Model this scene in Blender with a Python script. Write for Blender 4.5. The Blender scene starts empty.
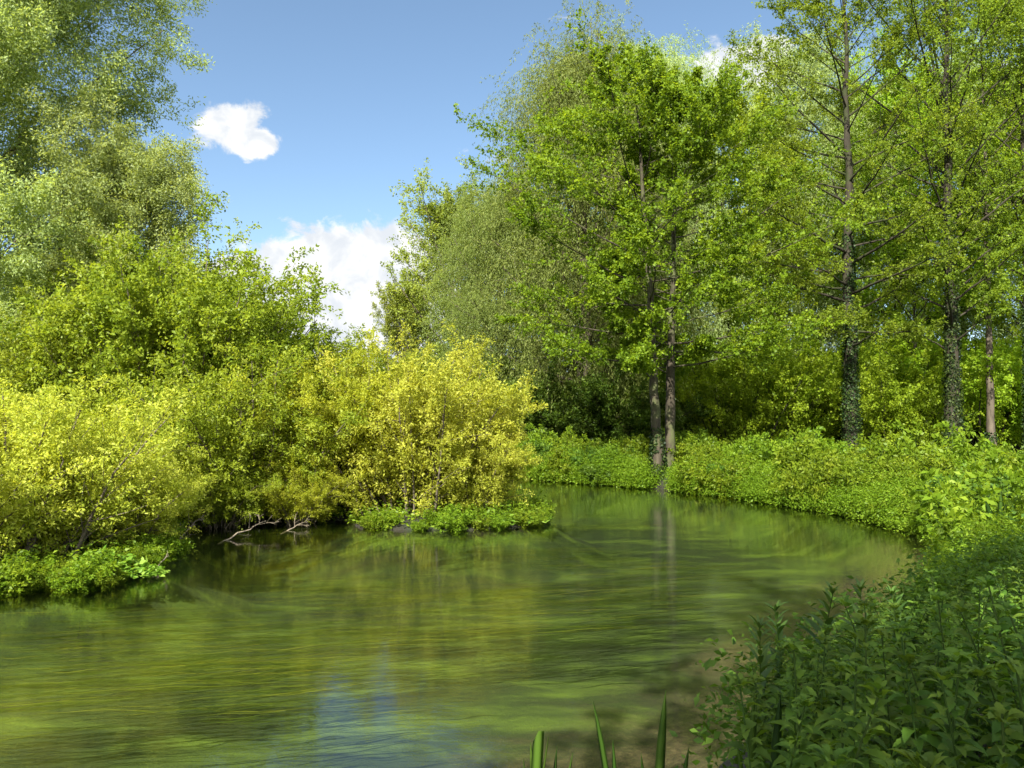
import bpy, math, random
import numpy as np

R = math.radians
sc = bpy.context.scene
COL = sc.collection
random.seed(7)

# ------------------------------------------------------------------ camera
F, HZ, CAMH = 800.0, 415.0, 2.2
def X(px, d):                       # metres right of the view axis for a column of the photograph at distance d
    return (px - 512.0) / F * d

cam = bpy.data.cameras.new('camera')
cam.lens = F / 1024 * 36
cam.sensor_width = 36
cam.clip_start = 0.05
cam.clip_end = 2000
camo = bpy.data.objects.new('camera', cam)
COL.objects.link(camo)
camo.location = (0, 0, CAMH)
camo.rotation_euler = (R(90) + math.atan((HZ - 384) / F), 0, 0)
sc.camera = camo

# ------------------------------------------------------------------ sun and sky
SUN_EL, SUN_AZ = 41.0, 20.0         # elevation; degrees to the left of straight behind the camera
a = R(SUN_AZ)
sunv = np.array([-math.sin(a) * math.cos(R(SUN_EL)), -math.cos(a) * math.cos(R(SUN_EL)), math.sin(R(SUN_EL))])
sl = bpy.data.lights.new('sun', 'SUN')
sl.energy = 5.0
sl.angle = R(0.5)
sl.color = (1.0, 0.95, 0.86)
so = bpy.data.objects.new('sun', sl)
COL.objects.link(so)
from mathutils import Vector
so.rotation_euler = Vector(sunv).to_track_quat('Z', 'Y').to_euler()
so.location = (-30, -30, 40)

class NT:
    """small helper around a node tree"""
    def __init__(s, tree):
        s.t = tree; s.n = tree.nodes; s.l = tree.links
    def new(s, typ, **kw):
        nd = s.n.new(typ)
        for k, v in kw.items():
            setattr(nd, k, v)
        return nd
    def link(s, a, b):
        s.l.new(a, b)
    def math(s, op, a, b=None, c=None):
        nd = s.n.new('ShaderNodeMath'); nd.operation = op
        for i, v in enumerate((a, b, c)):
            if v is None: continue
            if isinstance(v, (int, float)): nd.inputs[i].default_value = v
            else: s.l.new(v, nd.inputs[i])
        return nd.outputs[0]
    def mix(s, fac, a, b, mode='MIX'):
        nd = s.n.new('ShaderNodeMix'); nd.data_type = 'RGBA'; nd.blend_type = mode
        for sock, v in ((nd.inputs[0], fac), (nd.inputs[6], a), (nd.inputs[7], b)):
            if isinstance(v, (int, float)): sock.default_value = v
            elif isinstance(v, (tuple, list)): sock.default_value = tuple(v) + ((1,) if len(v) == 3 else ())
            else: s.l.new(v, sock)
        return nd.outputs[2]
    def noise(s, vec, scale, detail=4, rough=0.55, dist=0.0):
        nd = s.n.new('ShaderNodeTexNoise')
        nd.inputs['Scale'].default_value = scale
        nd.inputs['Detail'].default_value = detail
        nd.inputs['Roughness'].default_value = rough
        nd.inputs['Distortion'].default_value = dist
        if vec is not None: s.l.new(vec, nd.inputs['Vector'])
        return nd
    def smooth(s, v, lo, hi):
        nd = s.n.new('ShaderNodeMapRange'); nd.interpolation_type = 'SMOOTHSTEP'
        nd.inputs[1].default_value = lo; nd.inputs[2].default_value = hi
        s.l.new(v, nd.inputs[0])
        return nd.outputs[0]
    def ramp(s, v, stops):
        nd = s.n.new('ShaderNodeValToRGB')
        e = nd.color_ramp.elements
        while len(e) < len(stops): e.new(0.5)
        for i, (p, c) in enumerate(stops):
            e[i].position = p; e[i].color = tuple(c) + (1,)
        s.l.new(v, nd.inputs[0])
        return nd.outputs[0]
    def scaled(s, vec, sx, sy, sz):
        nd = s.n.new('ShaderNodeMapping'); nd.inputs['Scale'].default_value = (sx, sy, sz)
        s.l.new(vec, nd.inputs[0])
        return nd.outputs[0]

w = bpy.data.worlds.new('World')
sc.world = w
w.use_nodes = True
t = NT(w.node_tree)
t.n.clear()
SKY = 0.125
sky = t.new('ShaderNodeTexSky', sky_type='NISHITA', sun_disc=False)
sky.sun_elevation = R(SUN_EL)
sky.sun_rotation = math.atan2(sunv[0], sunv[1])
sky.air_density = 0.85
sky.dust_density = 0.9
sky.ozone_density = 2.6
geo = t.new('ShaderNodeTexCoord')
sep = t.new('ShaderNodeSeparateXYZ')
t.link(geo.outputs['Generated'], sep.inputs[0])
yy = t.math('MAXIMUM', sep.outputs[1], 0.02)
u = t.math('DIVIDE', sep.outputs[0], yy)
v = t.math('DIVIDE', sep.outputs[2], yy)
cv = t.new('ShaderNodeCombineXYZ')
t.link(u, cv.inputs[0]); t.link(v, cv.inputs[1])
nb = t.noise(t.scaled(cv.outputs[0], 1, 1.25, 1), 19, 10, 0.66, 0.35)
nf = t.noise(t.scaled(cv.outputs[0], 1, 1.5, 1), 5.5, 4, 0.5, 0.0)
ns = t.noise(cv.outputs[0], 24, 6, 0.55, 0.3)
CLOUDS = [(222, 122, 36, 22, 1.05), (250, 139, 30, 15, 1.05), (360, 262, 100, 36, 1.3), (285, 284, 90, 30, 1.3), (350, 310, 110, 46, 1.4),
          (752, 62, 52, 22, 1.1), (777, 44, 24, 16, 1.0), (492, 155, 17, 9, .62), (562, 9, 16, 7, .55), (718, 34, 15, 13, .55),
          (1010, 90, 70, 28, 1.0), (466, 147, 14, 5, .45), (905, 120, 60, 40, .9)]
tot = None
for (px, py, rx, ry, k) in CLOUDS:
    du = t.math('DIVIDE', t.math('SUBTRACT', u, (px - 512) / F), rx / F)
    dv = t.math('DIVIDE', t.math('SUBTRACT', v, (HZ - py) / F), ry / F)
    q = t.math('ADD', t.math('MULTIPLY', du, du), t.math('MULTIPLY', dv, dv))
    g = t.math('MULTIPLY', t.math('POWER', 2.718, t.math('MULTIPLY', q, -0.75)), k)
    tot = g if tot is None else t.math('MAXIMUM', tot, g)
dens = t.math('ADD', tot, t.math('MULTIPLY', t.math('SUBTRACT', nb.outputs[0], 0.5), 1.45))
dens = t.math('ADD', dens, t.math('MULTIPLY', t.math('SUBTRACT', nf.outputs[0], 0.5), 0.45))
dens = t.math('MULTIPLY', dens, t.smooth(tot, 0.03, 0.25))
mask = t.smooth(dens, 0.33, 0.64)
front = t.smooth(sep.outputs[1], 0.02, 0.1)
mask = t.math('MULTIPLY', mask, front)
hsv = t.new('ShaderNodeHueSaturation')
hsv.inputs['Saturation'].default_value = .95; hsv.inputs['Value'].default_value = .58; hsv.inputs['Hue'].default_value = .491
t.link(sky.outputs[0], hsv.inputs['Color'])
shade = t.smooth(ns.outputs[0], 0.35, 0.62)
ccol = t.mix(shade, (2.15, 2.28, 2.45), (2.95, 2.95, 2.9))
bk = t.noise(geo.outputs['Generated'], 2.6, 6, 0.6, 0.3)  # unseen bright clouds behind the camera and overhead, added as fill light
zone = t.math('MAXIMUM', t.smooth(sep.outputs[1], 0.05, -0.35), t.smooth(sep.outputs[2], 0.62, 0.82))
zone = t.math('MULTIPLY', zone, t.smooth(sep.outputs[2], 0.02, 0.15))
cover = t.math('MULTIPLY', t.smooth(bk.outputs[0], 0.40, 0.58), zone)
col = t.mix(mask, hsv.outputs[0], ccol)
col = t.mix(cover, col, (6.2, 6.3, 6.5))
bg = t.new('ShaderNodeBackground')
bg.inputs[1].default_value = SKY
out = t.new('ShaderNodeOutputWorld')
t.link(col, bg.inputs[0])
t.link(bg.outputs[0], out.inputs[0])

# ------------------------------------------------------------------ materials
def new_mat(name):
    m = bpy.data.materials.new(name)
    m.use_nodes = True
    t = NT(m.node_tree)
    t.n.clear()
    return m, t

def leaf_mat(name, dark, mid, light, transl=0.45, rough=0.45, tr=(1.3, 1.2, 0.5), spec=0.16):
    m, t = new_mat(name)
    at = t.new('ShaderNodeAttribute', attribute_name='rnd')
    c = t.ramp(at.outputs['Fac'], [(0.08, dark), (0.5, mid), (0.92, light)])
    oi = t.new('ShaderNodeObjectInfo')
    hs = t.new('ShaderNodeHueSaturation')
    t.link(t.math('ADD', 0.488, t.math('MULTIPLY', oi.outputs['Random'], 0.024)), hs.inputs['Hue'])
    t.link(t.math('ADD', 0.87, t.math('MULTIPLY', oi.outputs['Random'], 0.26)), hs.inputs['Value'])
    t.link(c, hs.inputs['Color'])
    c = hs.outputs[0]
    p = t.new('ShaderNodeBsdfPrincipled')
    t.link(c, p.inputs['Base Color'])
    p.inputs['Roughness'].default_value = rough
    p.inputs['Specular IOR Level'].default_value = spec
    tl = t.new('ShaderNodeBsdfTranslucent')
    t.link(t.mix(1.0, c, tr, 'MULTIPLY'), tl.inputs[0])
    mx = t.new('ShaderNodeMixShader')
    mx.inputs[0].default_value = min(.6, transl * 1.15)
    t.link(p.outputs[0], mx.inputs[1]); t.link(tl.outputs[0], mx.inputs[2])
    o = t.new('ShaderNodeOutputMaterial')
    t.link(mx.outputs[0], o.inputs[0])
    return m

def bark_mat(name, c0, c1, scale=9, moss=None):
    m, t = new_mat(name)
    tc = t.new('ShaderNodeTexCoord')
    n1 = t.noise(t.scaled(tc.outputs['Object'], 1, 1, 0.22), scale, 6, 0.65)
    n2 = t.noise(tc.outputs['Object'], 1.7, 4, 0.6)
    c = t.ramp(n1.outputs[0], [(0.32, c0), (0.68, c1)])
    if moss:
        c = t.mix(t.smooth(n2.outputs[0], 0.45, 0.65), c, moss)
    p = t.new('ShaderNodeBsdfPrincipled')
    t.link(c, p.inputs['Base Color'])
    p.inputs['Roughness'].default_value = 0.85
    p.inputs['Specular IOR Level'].default_value = 0.2
    b = t.new('ShaderNodeBump')
    b.inputs['Strength'].default_value = 0.7
    b.inputs['Distance'].default_value = 0.03
    t.link(n1.outputs[0], b.inputs['Height'])
    t.link(b.outputs[0], p.inputs['Normal'])
    o = t.new('ShaderNodeOutputMaterial')
    t.link(p.outputs[0], o.inputs[0])
    return m

M = {}
M['alder_leaf'] = leaf_mat('alder_leaf', (0.074, 0.129, 0.010), (0.143, 0.216, 0.013), (0.256, 0.330, 0.019), .45)
M['alder_leaf_pale'] = leaf_mat('alder_leaf_pale', (.105, .175, .018), (.180, .275, .026), (.275, .375, .036), .5)
M['willow_leaf'] = leaf_mat('willow_leaf', (.190, .250, .085), (.290, .365, .125), (.400, .470, .180), .45)
M['willow_shade'] = leaf_mat('willow_shade', (.110, .160, .036), (.185, .245, .056), (.295, .345, .095), .45)#(0.090, 0.114, 0.036), (0.150, 0.178, 0.050), (0.258, 0.270, 0.078), .4)
M['poplar_leaf'] = leaf_mat('poplar_leaf', (.145, .200, .026), (.230, .300, .042), (.355, .410, .075), .4)
M['golden_leaf'] = leaf_mat('golden_leaf', (.245, .300, .030), (.410, .450, .052), (.560, .570, .100), .5, tr=(1.15, 1.05, .5))
M['lime_leaf'] = leaf_mat('lime_leaf', (0.19, 0.26, 0.018), (0.33, 0.4, 0.03), (0.46, 0.51, 0.055), .48)
M['midbush_leaf'] = leaf_mat('midbush_leaf', (.130, .200, .016), (.245, .325, .028), (.370, .435, .050), .48)
M['bush_leaf'] = leaf_mat('bush_leaf', (0.11, 0.175, 0.016), (0.21, 0.285, 0.024), (0.33, 0.395, 0.04), .45)
M['wood_leaf'] = leaf_mat('wood_leaf', (0.129, 0.215, 0.015), (0.241, 0.358, 0.024), (0.386, 0.511, 0.037), .52)
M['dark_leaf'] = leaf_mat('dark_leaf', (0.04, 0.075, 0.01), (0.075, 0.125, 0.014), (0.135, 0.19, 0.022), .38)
M['ivy_leaf'] = leaf_mat('ivy_leaf', (.010, .024, .006), (.022, .044, .009), (.055, .085, .014), .15, rough=.55, spec=.2)
M['herb_leaf'] = leaf_mat('herb_leaf', (.085, .150, .010), (.155, .240, .015), (.265, .340, .026), .45)
M['nettle_leaf'] = leaf_mat('nettle_leaf', (.036, .082, .010), (.072, .138, .014), (.135, .215, .022), .38, rough=.6, spec=.2)
M['herb_tall'] = leaf_mat('herb_tall', (.034, .078, .016), (.058, .115, .020), (.095, .165, .026), .3, rough=.5, spec=.25)
M['iris_leaf'] = leaf_mat('iris_leaf', (.022, .055, .008), (.038, .080, .010), (.065, .115, .014), .3, rough=.4)  # shade on the near blades is darkened into this leaf colour
M['cress_leaf'] = leaf_mat('cress_leaf', (.095, .180, .018), (.150, .250, .026), (.240, .340, .050), .4)
M['petal'] = leaf_mat('petal', (.7, .45, .01), (.75, .5, .01), (.8, .55, .02), .3)
M['alder_bark'] = bark_mat('alder_bark', (.022, .018, .012), (.072, .060, .040), 9, (.070, .080, .030))
M['dark_bark'] = bark_mat('dark_bark', (.016, .014, .009), (.045, .038, .025), 8, (.030, .038, .012))
M['pale_bark'] = bark_mat('pale_bark', (.05, .042, .030), (.125, .102, .072), 8)
M['willow_bark'] = bark_mat('willow_bark', (.055, .046, .032), (.15, .125, .088), 10)
M['dead_wood'] = bark_mat('dead_wood', (.13, .105, .075), (.30, .25, .18), 14)
M['stem_green'] = leaf_mat('stem_green', (.03, .06, .01), (.045, .08, .015), (.07, .11, .02), .1, rough=.8, spec=.1)

M['stem_green_plain'] = bark_mat('stem_green_plain', (.04, .08, .02), (.09, .14, .04), 20)

# ------------------------------------------------------------------ mesh helpers
def link_mesh(name, parts, mat, parent=None, smooth=False, rnd=None):
    """parts: list of (V, F) with F an (m, k) array; rnd: list of per-face values"""
    Vs, loops, starts, totals, off, lo = [], [], [], [], 0, 0
    for V, Fc in parts:
        V = np.asarray(V, dtype=np.float32).reshape(-1, 3)
        Fc = np.asarray(Fc, dtype=np.int64)
        Vs.append(V)
        loops.append((Fc + off).ravel())
        m, k = Fc.shape
        starts.append(lo + np.arange(m) * k)
        totals.append(np.full(m, k))
        off += len(V); lo += m * k
    V = np.concatenate(Vs); L = np.concatenate(loops).astype(np.int32)
    S = np.concatenate(starts).astype(np.int32); T = np.concatenate(totals).astype(np.int32)
    me = bpy.data.meshes.new(name)
    me.vertices.add(len(V)); me.vertices.foreach_set('co', V.ravel())
    me.loops.add(len(L)); me.loops.foreach_set('vertex_index', L)
    me.polygons.add(len(S)); me.polygons.foreach_set('loop_start', S); me.polygons.foreach_set('loop_total', T)
    if smooth:
        me.polygons.foreach_set('use_smooth', np.ones(len(S), dtype=bool))
    if rnd is not None:
        at = me.attributes.new('rnd', 'FLOAT', 'FACE')
        at.data.foreach_set('value', np.concatenate(rnd).astype(np.float32))
    me.update(calc_edges=True)
    me.materials.append(mat)
    o = bpy.data.objects.new(name, me)
    COL.objects.link(o)
    if parent: o.parent = parent
    return o

def tag(o, label=None, cat=None, group=None, kind=None):
    if label: o['label'] = label
    if cat: o['category'] = cat
    if group: o['group'] = group
    if kind: o['kind'] = kind
    return o

def thing(name, label, cat, loc, rz=0, group=None):
    o = bpy.data.objects.new(name, None)
    COL.objects.link(o)
    o.location = loc
    o.rotation_euler = (0, 0, rz)
    o.empty_display_size = 0.2
    return tag(o, label, cat, group)

def copy_tree(o, loc, rz, scale=1.0, label=None, group=None, parent=None):
    c = o.copy(); COL.objects.link(c)
    if parent is None:
        c.location = loc; c.rotation_euler = (0, 0, rz)
        c.scale = scale if isinstance(scale, tuple) else (scale, scale, scale)
        if label: c['label'] = label
        if group: c['group'] = group
    else:
        c.parent = parent
    for ch in list(o.children):
        copy_tree(ch, None, 0, parent=c)
    return c

def unit(v):
    return v / np.maximum(np.linalg.norm(v, axis=-1, keepdims=True), 1e-9)

def rvec(rng, n):
    return unit(rng.normal(size=(n, 3)))

class Curves:
    """quadratic curves P(s) = p + d L s + b s^2"""
    def __init__(s, p, d, L, b, r0, r1):
        s.p, s.d, s.L, s.b, s.r0, s.r1 = p, unit(d), L, b, r0, r1
    def __len__(s): return len(s.p)
    def at(s, i, q):
        q = q[:, None]
        return s.p[i] + s.d[i] * s.L[i][:, None] * q + s.b[i] * q * q
    def tan(s, i, q):
        return unit(s.d[i] * s.L[i][:, None] + 2 * s.b[i] * q[:, None])

def children(rng, c, n, lo, hi, ang, angsd, frac, taper, up=0.0, bend=(0, 0, 0), flat=1.0, absL=None, rr=0.5, bendrand=0.12, power=1.0):
    N = len(c)
    i = np.repeat(np.arange(N), n)
    k = np.tile(np.arange(n), N)
    q = ((k + rng.random(N * n)) / n) ** power
    q = lo + (hi - lo) * q
    p = c.at(i, q); tn = c.tan(i, q)
    az = k * 2.39996 + rng.normal(size=N * n) * 0.5 + np.repeat(rng.random(N) * 6.28, n)
    ref = np.where(np.abs(tn[:, 2:3]) > 0.9, np.array([[1., 0, 0]]), np.array([[0, 0, 1.]]))
    uu = unit(np.cross(ref, tn)); vv = np.cross(tn, uu)
    A = np.radians(ang) + rng.normal(size=N * n) * np.radians(angsd)
    d = tn * np.cos(A)[:, None] + (uu * np.cos(az)[:, None] + vv * np.sin(az)[:, None] * flat) * np.sin(A)[:, None]
    d[:, 2] += up
    d = unit(d)
    if absL is None:
        L = c.L[i] * frac * (1 - taper * q) * (0.7 + 0.6 * rng.random(N * n))
    else:
        L = absL * (0.6 + 0.8 * rng.random(N * n))
    b = (np.array(bend)[None, :] + rng.normal(size=(N * n, 3)) * bendrand) * L[:, None]
    r = (c.r0[i] * (1 - q) + c.r1[i] * q) * rr
    return Curves(p, d, L, b, r, r * 0.35), i

def tubes(c, rings, sides, rmin=0.003, wob=0.0, rng=None, flare=None):
    N = len(c)
    if N == 0: return np.zeros((0, 3)), np.zeros((0, 4), int)
    s = np.linspace(0, 1, rings)
    P = c.p[:, None] + (c.d * c.L[:, None])[:, None] * s[None, :, None] + c.b[:, None] * (s ** 2)[None, :, None]
    if wob and rng is not None:
        P[:, 1:-1] += rng.normal(size=(N, rings - 2, 3)) * wob
    T = unit(np.gradient(P, axis=1))
    ref = np.where(np.abs(c.d[:, None, 2:3]) > 0.8, np.array([1., 0, 0]), np.array([0, 0, 1.]))
    U = unit(np.cross(np.broadcast_to(ref, T.shape), T)); W = np.cross(T, U)
    rad = np.maximum(c.r0[:, None] * (1 - s) + c.r1[:, None] * s, rmin)
    if flare: rad = rad * (1 + flare[0] * np.exp(-s[None, :] * c.L[:, None] / flare[1]))
    th = np.arange(sides) * 2 * np.pi / sides
    V = P[:, :, None] + rad[:, :, None, None] * (U[:, :, None] * np.cos(th)[None, None, :, None] + W[:, :, None] * np.sin(th)[None, None, :, None])
    if wob and rng is not None:
        V += rng.normal(size=V.shape) * rad[:, :, None, None] * 0.06
    V = V.reshape(-1, 3)
    base = (np.arange(N) * rings * sides)[:, None, None] + (np.arange(rings - 1) * sides)[None, :, None]
    j = np.arange(sides); j2 = (j + 1) % sides
    Fc = np.stack([base + j, base + j2, base + j2 + sides, base + j + sides], -1).reshape(-1, 4)
    return V, Fc

def leaf_quads(rng, p, d, n, l, wd, fold=0.18, curl=0.15):
    """folded diamond leaves"""
    N = len(p)
    d = unit(d); n = unit(n - d * np.sum(n * d, 1, keepdims=True)); s = np.cross(d, n)
    l = l[:, None]; wd = wd[:, None]
    mid = p + d * l * 0.45
    tip = p + d * l - n * l * curl
    V = np.stack([p, mid + s * wd / 2 + n * wd * fold, tip, mid - s * wd / 2 + n * wd * fold], 1).reshape(-1, 3)
    Fc = (np.arange(N) * 4)[:, None] + np.arange(4)
    return V, Fc

def leaf_ovate(rng, p, d, n, l, wd, fold=0.2, curl=0.25):
    """two quads on each side of a midrib, curved"""
    N = len(p)
    d = unit(d); n = unit(n - d * np.sum(n * d, 1, keepdims=True)); s = np.cross(d, n)
    l = l[:, None]; wd = wd[:, None]
    def st(f, hw, side):
        return p + d * l * f - n * l * curl * f * f + side * s * wd * hw + n * wd * fold * hw
    V = np.stack([p, st(.3, .5, 1), st(.68, .36, 1), p + d * l - n * l * curl, st(.68, .36, -1), st(.3, .5, -1), st(.5, 0, 0)], 1).reshape(-1, 3)
    b = (np.arange(N) * 7)[:, None]
    Fc = np.concatenate([b + np.array([0, 6, 2, 1]), b + np.array([6, 3, 3 - 1, 2])[:4]], 0) if False else np.concatenate(
        [b + np.array([0, 1, 2, 6]), b + np.array([0, 6, 4, 5])], 0)
    T3 = np.concatenate([b + np.array([6, 2, 3]), b + np.array([6, 3, 4])], 0)
    return V, Fc, T3

def twig_leaves(rng, tw, n, l, wd, up=0.6, along=0.5, droop=0.15, lo=0.05, spread=0.0, tv=None, lv=0.35):
    N = len(tw)
    i = np.repeat(np.arange(N), n)
    q = lo + (1 - lo) * rng.random(N * n)
    p = tw.at(i, q)
    if spread: p = p + rng.normal(size=p.shape) * spread
    tn = tw.tan(i, q)
    d = tn * along + rvec(rng, N * n) * 0.8
    d[:, 2] -= droop
    nn = rvec(rng, N * n)
    nn[:, 2] = nn[:, 2] * 0.9 + up
    ll = l * (0.55 + 0.75 * rng.random(N * n))
    V, Fc = leaf_quads(rng, p, d, nn, ll, ll * (wd / l))
    base = tv[i] if tv is not None else rng.random(N)[i]
    r = np.clip(base * (1 - lv) + rng.random(N * n) * lv, 0, 1)
    return V, Fc, r

# ------------------------------------------------------------------ generic trees and shrubs
def prof_alder(t): return np.clip(np.sin(np.pi * (0.22 + 0.76 * t)), 0.10, 1) ** 0.8
def prof_dome(t): return np.clip(np.sqrt(np.clip(1 - (t * 0.97) ** 2.4, 0, 1)), 0.15, 1) * (0.75 + 0.25 * np.minimum(t * 3, 1))
def prof_egg(t): return np.clip(np.sin(np.pi * (0.12 + 0.85 * t)), 0.12, 1) ** 0.9

def make_tree(name, label, cat, loc, seed, H, r0, base, Rad, prof, leaf, bark, n_limb=44, ang=(78, 28), flat=0.55,
              sub=(9, 48, 0.42), twig=(6, 45, 0.45), nleaf=14, lsize=(.075, .055), stems=None, droop=0.0, weep=None,
              ivy=0.0, limb_up=0.10, group=None, up=0.6, spread=0.03, rz=0.0, limb_flat=None, bare=0.0, limb_r=0.26, sub_lo=0.22, top_shrink=0.0, gap=0.0):
    rng = np.random.default_rng(seed)
    root = thing(name, label, cat, loc, rz, group)
    stems = stems or [((0, 0), (0, 0), 1.0)]
    limbs_all = []
    n_each = max(4, n_limb // len(stems))
    wood = []
    for (off, lean, hs) in stems:
        h = H * hs
        tr = Curves(np.array([[off[0], off[1], -0.25]]), np.array([[lean[0] * 0.6, lean[1] * 0.6, 1.0]]), np.array([h + 0.25]),
                    np.array([[lean[0] * 0.4 * h, lean[1] * 0.4 * h, 0]]), np.array([r0 * (0.75 + 0.25 * hs)]), np.array([r0 * 0.10]))
        V, Fc = tubes(tr, 22, 12, wob=r0 * 0.12, rng=rng, flare=(0.8, 0.35))
        # limbs
        k = np.arange(n_each)
        tt = (k + rng.random(n_each) * 0.9) / n_each
        q = base + (0.985 - base) * tt
        p = tr.at(np.zeros(n_each, int), q)
        az = k * 2.39996 + rng.normal(size=n_each) * 0.35 + rng.random() * 6
        A = np.radians(ang[0] + (ang[1] - ang[0]) * tt ** 1.3 + rng.normal(size=n_each) * 7)
        d = np.stack([np.cos(az) * np.sin(A), np.sin(az) * np.sin(A), np.cos(A)], 1)
        L = Rad * prof(tt) / np.maximum(np.sin(A), 0.5) * (0.72 + 0.45 * rng.random(n_each)) * (1 - top_shrink * tt)
        if len(stems) > 1:                                   # stems lean away from each other
            o = np.array([off[0], off[1]]); o = o / max(np.linalg.norm(o), 1e-6)
            L *= 0.8 + 0.3 * (d[:, 0] * o[0] + d[:, 1] * o[1])
        b = np.stack([rng.normal(size=n_each) * .08, rng.normal(size=n_each) * .08, np.full(n_each, limb_up - droop) + rng.normal(size=n_each) * .06], 1) * L[:, None]
        rb = np.clip(r0 * limb_r * (1 - 0.75 * tt) * (L / Rad) ** 0.6, 0.010, None)
        lm = Curves(p, d, L, b, rb, rb * 0.22)
        limbs_all.append(lm)
        V2, F2 = tubes(lm, 8, 6, wob=0.02, rng=rng)
        wood.append((V, Fc, V2, F2))
    lm = Curves(*[np.concatenate([getattr(x, k) for x in limbs_all]) for k in ('p', 'd', 'L', 'b', 'r0', 'r1')])
    sb, _ = children(rng, lm, sub[0], sub_lo, 1.0, sub[1], 12, sub[2], 0.45, up=0.06, bend=(0, 0, -droop), flat=flat, rr=0.36)
    tw, ti = children(rng, sb, twig[0], 0.1, 1.0, twig[1], 14, twig[2], 0.4, up=0.02, bend=(0, 0, -droop), flat=flat + 0.15)
    # leader shoots so that limb and branch ends carry leaves too
    subv = rng.random(len(sb))
    tv = 0.5 * subv[ti] + 0.5 * rng.random(len(tw))
    if bare > 0:
        keep = rng.random(len(tw)) > bare
        tw = Curves(tw.p[keep], tw.d[keep], tw.L[keep], tw.b[keep], tw.r0[keep], tw.r1[keep]); tv = tv[keep]
    if gap > 0:                                              # the side towards the river carries few twigs close to the stems
        mid = tw.at(np.arange(len(tw)), np.full(len(tw), .5))
        near = np.zeros(len(tw), bool)
        for (off, lean, hs) in stems:
            near |= np.abs(mid[:, 0] - off[0] - lean[0] * mid[:, 2] * .85) < gap
        keep = ~(near & (mid[:, 1] < .1) & (mid[:, 2] < .8 * H) & (rng.random(len(tw)) < .82))
        tw = Curves(tw.p[keep], tw.d[keep], tw.L[keep], tw.b[keep], tw.r0[keep], tw.r1[keep]); tv = tv[keep]
    if weep:
        n, Lw, nl = weep
        hang, hi = children(rng, sb, n, 0.15, 1.0, 60, 20, 0.3, 0, up=-0.55, bend=(0, 0, -0.75), absL=Lw, rr=0.3, bendrand=0.06)
        hv = 0.6 * rng.random(len(sb))[hi] + 0.4 * rng.random(len(hang))
        V, Fc, r = twig_leaves(rng, hang, nl, lsize[0], lsize[1], up=0.35, along=0.75, droop=0.55, tv=hv, spread=spread)
        V3, F3, r3 = twig_leaves(rng, tw, nleaf, lsize[0], lsize[1], up=up, along=0.6, droop=0.3, tv=tv, spread=spread)
        leaf_parts = [(V, Fc), (V3, F3)]; rn = [r, r3]
    else:
        V, Fc, r = twig_leaves(rng, tw, nleaf, lsize[0], lsize[1], up=up, droop=0.1, tv=tv, spread=spread)
        leaf_parts = [(V, Fc)]; rn = [r]
    Vs, Fs = tubes(sb, 4, 4)
    for k, (V, Fc, V2, F2) in enumerate(wood):
        parts = [(V, Fc), (V2, F2)]
        if k == 0: parts.append((Vs, Fs))
        link_mesh('trunk', parts, bark, root, smooth=True)
    if weep is None:
        pass
    link_mesh('crown', leaf_parts, leaf, root, rnd=rn)
    if ivy > 0:
        n = int(ivy * 850)
        q = rng.random(n) ** 1.15 * ivy / H
        th = rng.random(n) * 6.28
        kp = wave(np.cos(th) * 2.2 + seed, q * H * 1.6 + np.sin(th) * 2) > -.28 - .5 * (q * H < .35 * ivy)
        q, th = q[kp], th[kp]; n = len(q)
        fade = 1 - 0.6 * (q * H / ivy)
        off, lean, hs = stems[0]
        tr = Curves(np.array([[off[0], off[1], 0.0]]), np.array([[lean[0] * .6, lean[1] * .6, 1.]]), np.array([H]), np.array([[lean[0] * .4 * H, lean[1] * .4 * H, 0.]]), np.array([r0]), np.array([r0 * .1]))
        p = tr.at(np.zeros(n, int), q)
        rad = r0 * (1 - 0.9 * q) * (1 + .55 * np.exp(-q * H / .45)) + (0.01 + 0.10 * rng.random(n) ** 2) * fade
        outv = np.stack([np.cos(th), np.sin(th), np.zeros(n)], 1)
        p = p + outv * rad[:, None]
        d = rvec(rng, n) * .7 + np.array([0, 0, -.5])
        nn = outv + rvec(rng, n) * .6
        ll = 0.04 + 0.06 * rng.random(n)
        V, Fc = leaf_quads(rng, p, d, nn, ll, ll * .95)
        link_mesh('ivy', [(V, Fc)], M['ivy_leaf'], root, rnd=[rng.random(n)])
    return root

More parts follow.
